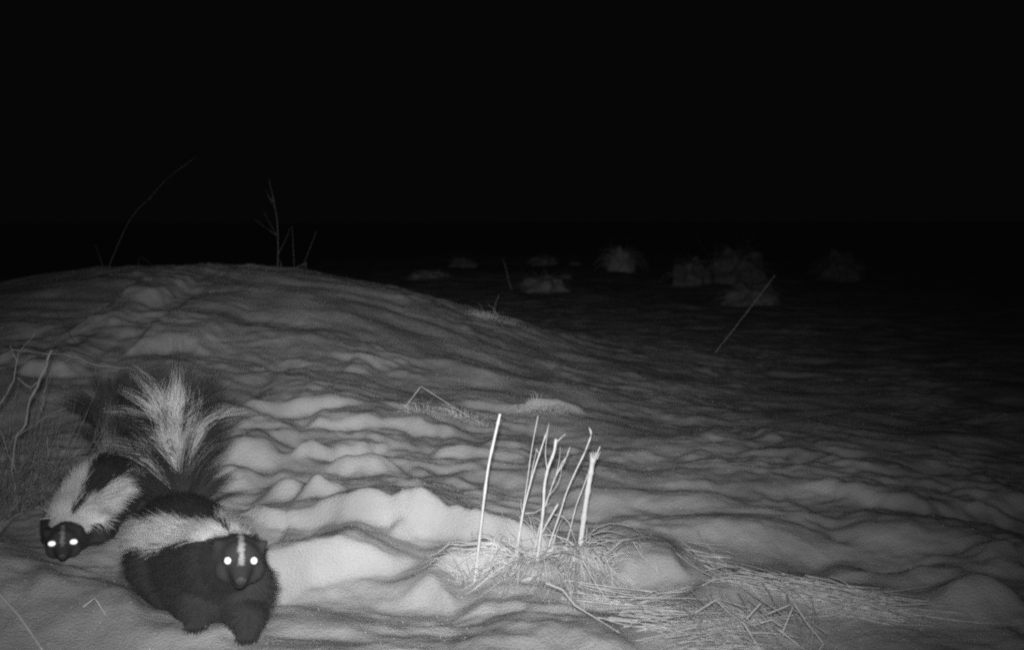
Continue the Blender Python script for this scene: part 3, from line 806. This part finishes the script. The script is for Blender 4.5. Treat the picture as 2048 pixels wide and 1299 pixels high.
def mat_of(root, name, line, n, width, L, r=.0010, mat=None, jitter=.16, hlift=.02, K=6):
    """straws lying along a line on the snow"""
    m = MB(); pts = [hit(*q) for q in line]
    for _ in range(n):
        i = random.randrange(len(pts) - 1); t = random.random()
        c = pts[i] + (pts[i + 1] - pts[i]) * t
        d = pts[i + 1] - pts[i]; d = d / np.linalg.norm(d); side = np.array([-d[1], d[0], 0])
        if random.random() < .06: d = d + side * random.gauss(0, .9)
        d = d + side * random.gauss(0, jitter * random.choice((.6, 1, 2))); d /= np.linalg.norm(d)
        c = c + side * random.gauss(0, width)
        l = L * random.uniform(.35, 1.2); h = random.random() ** 2 * hlift; tilt = random.gauss(0, .04)
        bend = side * random.gauss(0, .10)
        pth = []
        for k in range(K):
            s = k / (K - 1) - .5
            q = c + d * s * l + bend * l * s * s
            q[2] = gz(q[0], q[1]) + .0015 + max(h + tilt * s * l, 0)
            pth.append(q)
        # straws are stiff: smooth the heights so that they bridge hollows
        z = np.array([q[2] for q in pth]); zl = np.linspace(z[0], z[-1], K)
        for k in range(K): pth[k][2] = max(z[k], .25 * z[k] + .75 * zl[k])
        rr = r * random.uniform(.6, 2.0)
        m.tube(pth, [rr] * (K - 1) + [rr * .5], 4, .55)
    o = m.build(name, mat or M_STRAW, root); o['kind'] = 'stuff'
    return o
def bent_straw(root, name, pix, r, mat=None, lift=.004, Ys=None):
    """a single straw through pixels, standing or lying at the depth of the snow below it"""
    b = [hit(*q) for q in pix]
    if Ys is None: pts = [v + np.array([0, 0, lift]) for v in b]
    else: pts = [P(q[0], q[1], Yq) for q, Yq in zip(pix, Ys)]
    m = MB(); pth = []
    for i in range(len(pts) - 1):
        for t in np.linspace(0, 1, 5, endpoint=False): pth.append(pts[i] + (pts[i + 1] - pts[i]) * t)
    pth.append(pts[-1])
    m.tube(pth, [r * (1 - .45 * (i / (len(pth) - 1)) ** 2) * (1 + .08 * math.sin(i * 2.3)) for i in range(len(pth))], 6, .7)
    return m.build(name, mat or M_STRAW, root)

# tussock that holds the stems
c0 = hit(1110, 1140)
tus = empty('straw_tussock', c0)
tag(tus, 'matted straw tussock at the foot of the upright dead stems', 'grass tussock')
cA = hit(1158, 1128); cB = hit(1060, 1142); cC = hit(955, 1150)
# root crown the blades grow from
def crown(root, name, c, rx, ry, h, mat, seed=0):
    bm = bmesh.new(); m = bmesh.ops.create_icosphere(bm, subdivisions=4, radius=1.0)
    for v in bm.verts:
        k = 1 + .55 * float(noise2(np.array([v.co.x * 2.2 + seed]), np.array([v.co.y * 3 + v.co.z * 2]), 30)[0]) + .12 * float(noise2(np.array([v.co.x * 9 + seed]), np.array([v.co.y * 9 + v.co.z * 7]), 31)[0])
        v.co = Vector((v.co.x * rx * k, v.co.y * ry * k, v.co.z * h * k))
    me = bpy.data.meshes.new(name); bm.to_mesh(me); bm.free(); me.materials.append(mat)
    me.polygons.foreach_set('use_smooth', [True] * len(me.polygons))
    o = bpy.data.objects.new(name, me); COL.objects.link(o); o.parent = root
    o.location = Vector(c) - root.location + Vector((0, 0, -.004))
    return o
crown(tus, 'crown', cA, .035, .040, .030, M_SOIL, 1)
crown(tus, 'crown', cB, .060, .045, .022, M_SOIL, 2)
tuft(tus, 'blades', cA, 170, .034, .030, .13, up=.45, out=1.3, stiff=.45, r=.0018, lift0=.034, bias=(.05, -.75, 0), hlift=.016)
tuft(tus, 'blades', cB, 140, .080, .045, .13, up=.45, out=.9, stiff=.45, r=.0018, lift0=.026, bias=(-.35, -.55, 0), hlift=.014)
tuft(tus, 'blades', hit(1100, 1112), 55, .075, .03, .07, up=.9, out=.7, stiff=.65, r=.0012)
tuft(tus, 'blades', cC, 50, .045, .03, .075, up=1.0, out=.7, stiff=.75, r=.0009)
for pix in [[(905, 1120), (935, 1100), (958, 1098), (985, 1112)], [(990, 1075), (984, 1100), (987, 1130)], [(1005, 1068), (994, 1090), (988, 1110)],
            [(995, 1135), (1020, 1112), (1060, 1103), (1092, 1112)], [(1210, 1112), (1222, 1140), (1228, 1190)], [(1175, 1105), (1205, 1116), (1222, 1138)],
            [(1165, 1120), (1190, 1165), (1215, 1200), (1260, 1220)], [(1092, 1165), (1125, 1178), (1150, 1210), (1200, 1240), (1240, 1265)]]:
    Yb = hit(*pix[-1])[1]
    bent_straw(tus, 'blade', pix, .0013, Ys=[Yb + .01 * k for k in range(len(pix))][::-1])
for _ in range(46):
    ex, ey = random.uniform(1085, 1285), random.uniform(1160, 1225)
    Ye = hit(ex, ey)[1]; Yt = hit(1156, 1122)[1]
    mx, my = 1156 + (ex - 1156) * .55 + random.gauss(0, 6), 1112 + (ey - 1112) * random.uniform(.30, .48)
    bent_straw(tus, 'blade', [(1156 + random.gauss(0, 7), 1116 + random.gauss(0, 5)), (mx, my), (ex, ey)], random.uniform(.0009, .0014), Ys=[Yt - .01, (Yt + Ye) / 2 - .006, Ye - .004])
bent_straw(tus, 'blade', [(1050, 1026), (1070, 1024), (1088, 1014), (1100, 1005)], .0010, M_STEM, Ys=[1.93] * 4)
bent_straw(tus, 'blade', [(1108, 1028), (1126, 1032), (1138, 1045), (1146, 1070), (1152, 1085)], .0009, Ys=[1.93] * 5)

def thing_mat(name, label, lines, cat='straw', group=None):
    o = empty(name, hit(*lines[0]['line'][0])); tag(o, label, cat, group)
    for L in lines: mat_of(o, 'straws', **L)
    return o
m1 = thing_mat('straw_mat', 'flattened straw running right from the stem tussock', [
    dict(line=[(1200, 1205), (1240, 1212), (1290, 1224), (1370, 1230)], n=44, width=.017, L=.13),
    dict(line=[(1235, 1250), (1300, 1256), (1380, 1240)], n=22, width=.010, L=.13),
    dict(line=[(1290, 1212), (1330, 1200), (1360, 1188)], n=26, width=.010, L=.08, hlift=.02)])
m2 = thing_mat('straw_mat', 'long swath of flattened straw trailing off to the right', [
    dict(line=[(1365, 1088), (1400, 1115), (1440, 1125)], n=16, width=.016, L=.08, r=.0008),
    dict(line=[(1402, 1133), (1478, 1163), (1562, 1180)], n=30, width=.024, L=.13),
    dict(line=[(1540, 1172), (1640, 1190), (1740, 1212)], n=56, width=.020, L=.20),
    dict(line=[(1590, 1205), (1680, 1225), (1760, 1222)], n=30, width=.016, L=.16),
    dict(line=[(1690, 1203), (1800, 1224), (1910, 1242)], n=9, width=.007, L=.13),
    dict(line=[(1740, 1225), (1780, 1240), (1830, 1245)], n=24, width=.016, L=.08)])
bent_straw(m2, 'blade', [(1425, 1160), (1480, 1168)], .0016, M_STEM)
bent_straw(m2, 'blade', [(1405, 1133), (1435, 1145)], .0018, M_STEM)
bent_straw(m2, 'blade', [(1437, 1120), (1465, 1140)], .0016, M_STEM)
bent_straw(m2, 'blade', [(1682, 1196), (1715, 1189), (1766, 1192)], .0016)
bent_straw(m2, 'blade', [(1850, 1232), (1886, 1218), (1898, 1240)], .0010, Ys=[1.72, 1.72, 1.715])
m3 = thing_mat('straw_mat', 'tangled clump of broken straw at the bottom edge right of centre', [
    dict(line=[(1330, 1262), (1420, 1252), (1540, 1245)], n=40, width=.018, L=.12),
    dict(line=[(1400, 1225), (1440, 1260), (1480, 1305)], n=40, width=.04, L=.10, hlift=.03),
    dict(line=[(1480, 1215), (1520, 1255), (1570, 1310)], n=70, width=.036, L=.11, hlift=.035),
    dict(line=[(1340, 1300), (1420, 1290), (1560, 1310)], n=50, width=.035, L=.10, hlift=.02)])
for pix, r, lift in [([(1492, 1238), (1506, 1222), (1522, 1205)], .0019, .03), ([(1537, 1226), (1580, 1208)], .0015, .03), ([(1566, 1262), (1586, 1213)], .0016, .02),
               ([(1589, 1207), (1612, 1243), (1647, 1286), (1638, 1299)], .0013, .02), ([(1486, 1243), (1520, 1299)], .0017, .03), ([(1557, 1258), (1610, 1299)], .0019, .03),
               ([(1390, 1225), (1432, 1198), (1458, 1225), (1480, 1240)], .0012, .02), ([(1520, 1245), (1545, 1238), (1560, 1252)], .0018, .035)]:
    Yb = max(hit(*p_)[1] for p_ in pix[-1:]) 
    bent_straw(m3, 'blade', pix, r, Ys=[min(Yb, 1.60) - .012 + .004 * k for k in range(len(pix))], mat=M_STEM)

# small single straws and scraps on the snow
def scrap(name, label, straws, r, mat=None, tufts=(), cat='straw', group=None, Y=None, flat=False):
    b = hit(*straws[0][0]); o = empty(name, b); tag(o, label, cat, group)
    for s in straws:
        Yb = Y or max(hit(*s[0])[1], hit(*s[-1])[1]) - .005
        Ys = [hit(*s[0])[1] - .004 if k == 0 else (hit(*s[-1])[1] - .004 if k == len(s) - 1 else (hit(*s[0])[1] + (hit(*s[-1])[1] - hit(*s[0])[1]) * k / (len(s) - 1))) for k in range(len(s))]
        bent_straw(o, 'blade', s, r, mat, Ys=None if flat else [v - .016 for v in Ys], lift=.006)
    for t in tufts: tuft(o, 'blades', **t)
    return o
scrap('bent_straw', 'straw bent to a tent with dry grass on its right leg, halfway up the slope', [[(809, 815), (842, 772), (913, 818), (975, 853)], [(812, 812), (846, 774)], [(842, 791), (877, 833)]], .0012, M_STEM,
      tufts=[dict(centre=hit(935, 838), n=90, rx=.05, ry=.03, L=.07, up=.45, out=.9, stiff=.4, r=.0008), dict(centre=hit(855, 828), n=50, rx=.05, ry=.03, L=.05, up=.8, out=.8, stiff=.6, r=.0007)], cat='straw')
scrap('straw_wisp', 'small flat tuft of straw poking through the snow above the stems', [[(1020, 818), (1034, 805)]], .0010, M_STEM,
      tufts=[dict(centre=hit(1080, 822), n=110, rx=.06, ry=.03, L=.06, up=.35, out=.9, stiff=.4, r=.0008)], cat='grass')
scrap('straw_wisp', 'arched tuft of straw on the shoulder of the mound', [[(962, 628), (985, 622), (1015, 650)], [(955, 626), (980, 628), (1005, 648)]], .0018, M_STEM,
      tufts=[dict(centre=hit(990, 640), n=90, rx=.06, ry=.04, L=.09, up=.4, out=.8, stiff=.45, r=.0012)], cat='grass')
scrap('bent_straw', 'two thin bent straws right of the splintered stalk', [[(1320, 1146), (1284, 1112), (1266, 1083), (1278, 1088), (1284, 1102)], [(1322, 1146), (1302, 1100), (1285, 1072)]], .0010, M_STRAW)
scrap('bent_straw', 'small kinked straw on the snow bank below the left skunk', [[(166, 1213), (190, 1195), (212, 1230)]], .0016, M_STRAW)
scrap('bent_straw', 'crossed straw bits in front of the larger skunk', [[(385, 1240), (402, 1246), (412, 1252)], [(404, 1240), (388, 1250)]], .0010, M_STEM)
ns = scrap('fallen_straw', 'thick pale straw cutting the lower left corner', [[(-30, 1165), (0, 1195), (40, 1240), (84, 1305)]], .0034, M_STEM, flat=True)

# ------------------------------------------------------------------ weeds on the skyline of the mound
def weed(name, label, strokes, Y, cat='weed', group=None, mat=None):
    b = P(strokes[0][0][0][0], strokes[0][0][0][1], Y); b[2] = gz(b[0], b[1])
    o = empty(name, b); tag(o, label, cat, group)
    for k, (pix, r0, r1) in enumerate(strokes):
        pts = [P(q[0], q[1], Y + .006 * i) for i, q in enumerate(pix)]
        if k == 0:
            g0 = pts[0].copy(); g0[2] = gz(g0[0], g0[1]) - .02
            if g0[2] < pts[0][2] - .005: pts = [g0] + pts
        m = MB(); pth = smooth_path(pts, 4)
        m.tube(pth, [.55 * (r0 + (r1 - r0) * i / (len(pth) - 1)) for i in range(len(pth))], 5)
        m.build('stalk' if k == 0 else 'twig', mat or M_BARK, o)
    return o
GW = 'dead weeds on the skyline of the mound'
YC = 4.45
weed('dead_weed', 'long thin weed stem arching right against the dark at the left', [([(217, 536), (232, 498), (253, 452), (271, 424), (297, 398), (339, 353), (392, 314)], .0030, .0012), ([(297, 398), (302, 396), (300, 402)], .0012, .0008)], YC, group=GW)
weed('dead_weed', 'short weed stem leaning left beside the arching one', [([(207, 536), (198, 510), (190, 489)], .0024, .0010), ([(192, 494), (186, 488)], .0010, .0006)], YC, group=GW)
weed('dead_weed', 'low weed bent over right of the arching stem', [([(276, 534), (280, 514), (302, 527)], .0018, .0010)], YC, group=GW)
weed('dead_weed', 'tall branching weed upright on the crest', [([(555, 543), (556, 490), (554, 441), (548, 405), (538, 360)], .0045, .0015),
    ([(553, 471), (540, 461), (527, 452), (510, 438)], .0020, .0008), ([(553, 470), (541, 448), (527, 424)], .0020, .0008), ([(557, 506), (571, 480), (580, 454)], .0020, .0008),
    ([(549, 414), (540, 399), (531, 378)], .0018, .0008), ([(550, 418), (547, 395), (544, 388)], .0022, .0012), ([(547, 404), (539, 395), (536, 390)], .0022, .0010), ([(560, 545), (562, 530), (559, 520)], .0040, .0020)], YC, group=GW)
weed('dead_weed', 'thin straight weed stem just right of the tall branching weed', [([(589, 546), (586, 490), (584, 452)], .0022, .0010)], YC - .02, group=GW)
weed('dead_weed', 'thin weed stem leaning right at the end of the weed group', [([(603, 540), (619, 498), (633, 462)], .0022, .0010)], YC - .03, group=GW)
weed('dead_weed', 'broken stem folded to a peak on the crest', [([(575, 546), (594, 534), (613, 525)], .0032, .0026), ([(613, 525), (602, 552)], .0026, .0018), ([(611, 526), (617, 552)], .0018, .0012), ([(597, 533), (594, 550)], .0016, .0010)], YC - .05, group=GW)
weed('dead_weed', 'tiny curled sprigs on the slope right of the crest weeds', [([(699, 568), (695, 556), (693, 550)], .0015, .0008), ([(705, 570), (709, 555)], .0015, .0008)], 4.35)
b_ = hit(1430, 706)
weed('dry_weed', 'lone thin stem leaning right over the dark open ground', [([(1430, 706), (1470, 655), (1510, 603), (1550, 550)], .0030, .0016)], b_[1], cat='weed', mat=M_STEM)
b_ = hit(1024, 580)
weed('dry_weed', 'thin stake-like stem leaning left in front of a far tussock', [([(1024, 581), (1016, 556), (1011, 534), (1006, 518)], .0060, .0030)], b_[1], cat='weed', mat=M_STEM)
b_ = hit(1938, 738)
weed('dry_weed', 'short faint stem standing at the right edge', [([(1938, 738), (1934, 712), (1929, 688)], .0022, .0012)], b_[1], cat='weed')
weed('dry_weed', 'thin pale stalk lying up the slope left of the tails', [([(152, 690), (130, 650), (112, 618)], .0016, .0008)], hit(152, 690)[1], cat='weed')

# ------------------------------------------------------------------ frosted tussocks on the open ground behind
def far_tussock(px, py, wpx, hpx, label, spikes=0, tall=None):
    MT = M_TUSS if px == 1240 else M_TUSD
    c = hit(px, py); sc_ = c[1] / FPX
    rx, h = wpx * sc_ / 2, hpx * sc_
    o = empty('grass_tussock', c); tag(o, label, 'tussock', 'frosted tussocks on the dark ground behind')
    crown(o, 'mound', c, rx * .92, rx * .9, h * .92, MT, seed=px * .01)
    m = MB()
    for _ in range(int(150 + wpx * 1.5)):
        a = random.uniform(0, 2 * math.pi); q = math.sqrt(random.random())
        x, y = c[0] + math.cos(a) * q * rx * .75, c[1] + math.sin(a) * q * rx * .7
        z = c[2] + h * .9 * math.sqrt(max(0, 1 - q * q * .8))
        d = np.array([math.cos(a) * .9 * q, math.sin(a) * .9 * q, .55 + random.gauss(0, .2)]) + np.array([random.gauss(0, .2), random.gauss(0, .2), 0])
        d /= np.linalg.norm(d); L = h * random.choice((.3, .4, .5, .9)) * random.uniform(.7, 1.2); pts = []; p = np.array([x, y, z - h * .25])
        for k in range(5):
            pts.append(p.copy()); p = p + d * L / 4; d = d + np.array([0, 0, -.5]); d /= np.linalg.norm(d)
        m.tube(pts, [.0035, .0033, .003, .002, .001], 3)
    b = m.build('blades', MT, o); b['kind'] = 'stuff'
    if spikes:
        m = MB()
        for _ in range(spikes):
            x = c[0] + random.gauss(0, rx * .5); d = np.array([random.gauss(0, .25), random.gauss(0, .2), 1]); L = h * random.uniform(.7, 1.5)
            p = np.array([x, c[1] + random.gauss(0, rx * .3), c[2] + h * .2])
            m.tube([p, p + d * L * .5, p + d * L + np.array([random.gauss(0, .02), 0, 0])], [.003, .0025, .001], 3)
        m.build('spikes', M_DRY, o)['kind'] = 'stuff'
    for pix in (tall or []):
        pts = [P(q[0], q[1], c[1]) for q in pix]; m = MB(); pth = smooth_path(pts, 4)
        m.tube(pth, [.006 - .004 * i / (len(pth) - 1) for i in range(len(pth))], 4); m.build('stalk', M_BARK, o)
    return o
far_tussock(1240, 541, 62, 48, 'steep domed tussock, brightest of the far ones, with bent straws on top', spikes=4, tall=[[(1222, 512), (1224, 480), (1262, 478)]])
far_tussock(1088, 582, 100, 32, 'wide low tussock right of the stake-like stem', spikes=5)
far_tussock(1086, 530, 66, 20, 'small flat tussock behind the wide low one', spikes=3)
far_tussock(1385, 565, 90, 50, 'rounded tussock left of the one with tall stalks', spikes=5)
far_tussock(1470, 563, 130, 66, 'broad dim tussock carrying tall thin stalks', spikes=14, tall=[[(1492, 508), (1498, 450), (1503, 380)], [(1486, 505), (1500, 478), (1520, 458)], [(1490, 505), (1505, 470), (1528, 452)]])
far_tussock(1502, 606, 120, 42, 'low tussock in front, crossed by the lone leaning stem', spikes=4)
far_tussock(1682, 560, 110, 56, 'dimmest tussock, alone at the far right', spikes=4)
far_tussock(926, 533, 56, 18, 'small tussock with spiky blades at the back', spikes=26)
far_tussock(860, 552, 90, 12, 'flat patch of frosted grass nearest the mound', spikes=12)
far_tussock(1150, 530, 26, 8, 'tiny snow-capped tuft right of the small flat tussock', spikes=2)
far_tussock(1131, 556, 22, 9, 'tiny tuft just above the wide low tussock', spikes=1)

# ------------------------------------------------------------------ scrub at the left edge
sb = hit(20, 1030)
YS = 2.12
shrub = empty('dead_scrub', (P(30, 1000, YS)[0], YS, gz(P(30, 1000, YS)[0], YS)))
tag(shrub, 'tangle of bare twigs and dead grass at the left edge', 'scrub')
def twig(pix, r0, r1, Y=YS, dy=.0, name='twig', mat=None):
    pts = [P(q[0], q[1], Y + dy * i) for i, q in enumerate(pix)]
    pth = [pts[i] + (pts[i + 1] - pts[i]) * t for i in range(len(pts) - 1) for t in (0, .35, .7)] + [pts[-1]]
    pth = [q + np.array([random.gauss(0, .0012), 0, random.gauss(0, .0008)]) for q in pth]; m = MB()
    m.tube(pth, [.62 * (r0 + (r1 - r0) * i / (len(pth) - 1)) * (1 + .12 * math.sin(i * 2.1)) for i in range(len(pth))], 6)
    return m.build(name, mat or M_TWIG, shrub)
twig([(30, 1010), (22, 940), (30, 875), (53, 849), (61, 796), (79, 762), (92, 730), (104, 701)], .0040, .0040, name='branch')
twig([(76, 764), (60, 776), (35, 754)], .0018, .0012)
twig([(-30, 840), (0, 806), (13, 786), (30, 749), (33, 721), (20, 690)], .0034, .0010, name='branch')
twig([(32, 724), (40, 700), (71, 666)], .0014, .0006)
twig([(-30, 740), (0, 713), (23, 700), (96, 705), (142, 711), (199, 731), (258, 736), (300, 750)], .0012, .0010, dy=.02, name='arched_stem')
twig([(83, 825), (84, 805), (86, 796), (93, 759), (116, 726), (142, 716)], .0013, .0006)
twig([(86, 815), (90, 795), (95, 786)], .0012, .0007)
twig([(30, 875), (50, 862), (79, 842), (103, 825), (132, 817)], .0018, .0010)
twig([(35, 1030), (35, 1007), (30, 941), (13, 895), (0, 860)], .0020, .0012)
twig([(35, 945), (60, 908), (81, 878)], .0014, .0008)
twig([(36, 990), (52, 968), (61, 950)], .0012, .0006)
twig([(94, 872), (94, 920), (105, 926)], .0011, .0008)
twig([(62, 920), (84, 933)], .0012, .0008); twig([(20, 870), (18, 830)], .0018, .0010); twig([(66, 1005), (98, 1008)], .0010, .0008)
twig([(58, 1050), (56, 1030), (64, 1018)], .0012, .0006)
tuft(shrub, 'dead_grass', (P(5, 1000, YS)[0], YS + .02), 170, .11, .07, .24, up=1.2, out=.35, stiff=.92, r=.0007, mat=M_DRY)
tuft(shrub, 'dead_grass', (P(60, 1000, YS)[0], YS + .05), 120, .12, .06, .16, up=.8, out=.8, stiff=.7, r=.0006, mat=M_DRY)
tuft(shrub, 'dead_grass', (P(-40, 1000, YS)[0], YS - .02), 160, .10, .06, .20, up=1.0, out=.6, stiff=.8, r=.0007, mat=M_DRY)
tuft(shrub, 'dead_grass', (P(25, 960, YS)[0], YS + .03), 80, .12, .06, .15, up=.9, out=1.6, stiff=.95, r=.0005, mat=M_DRY, lift0=.06)
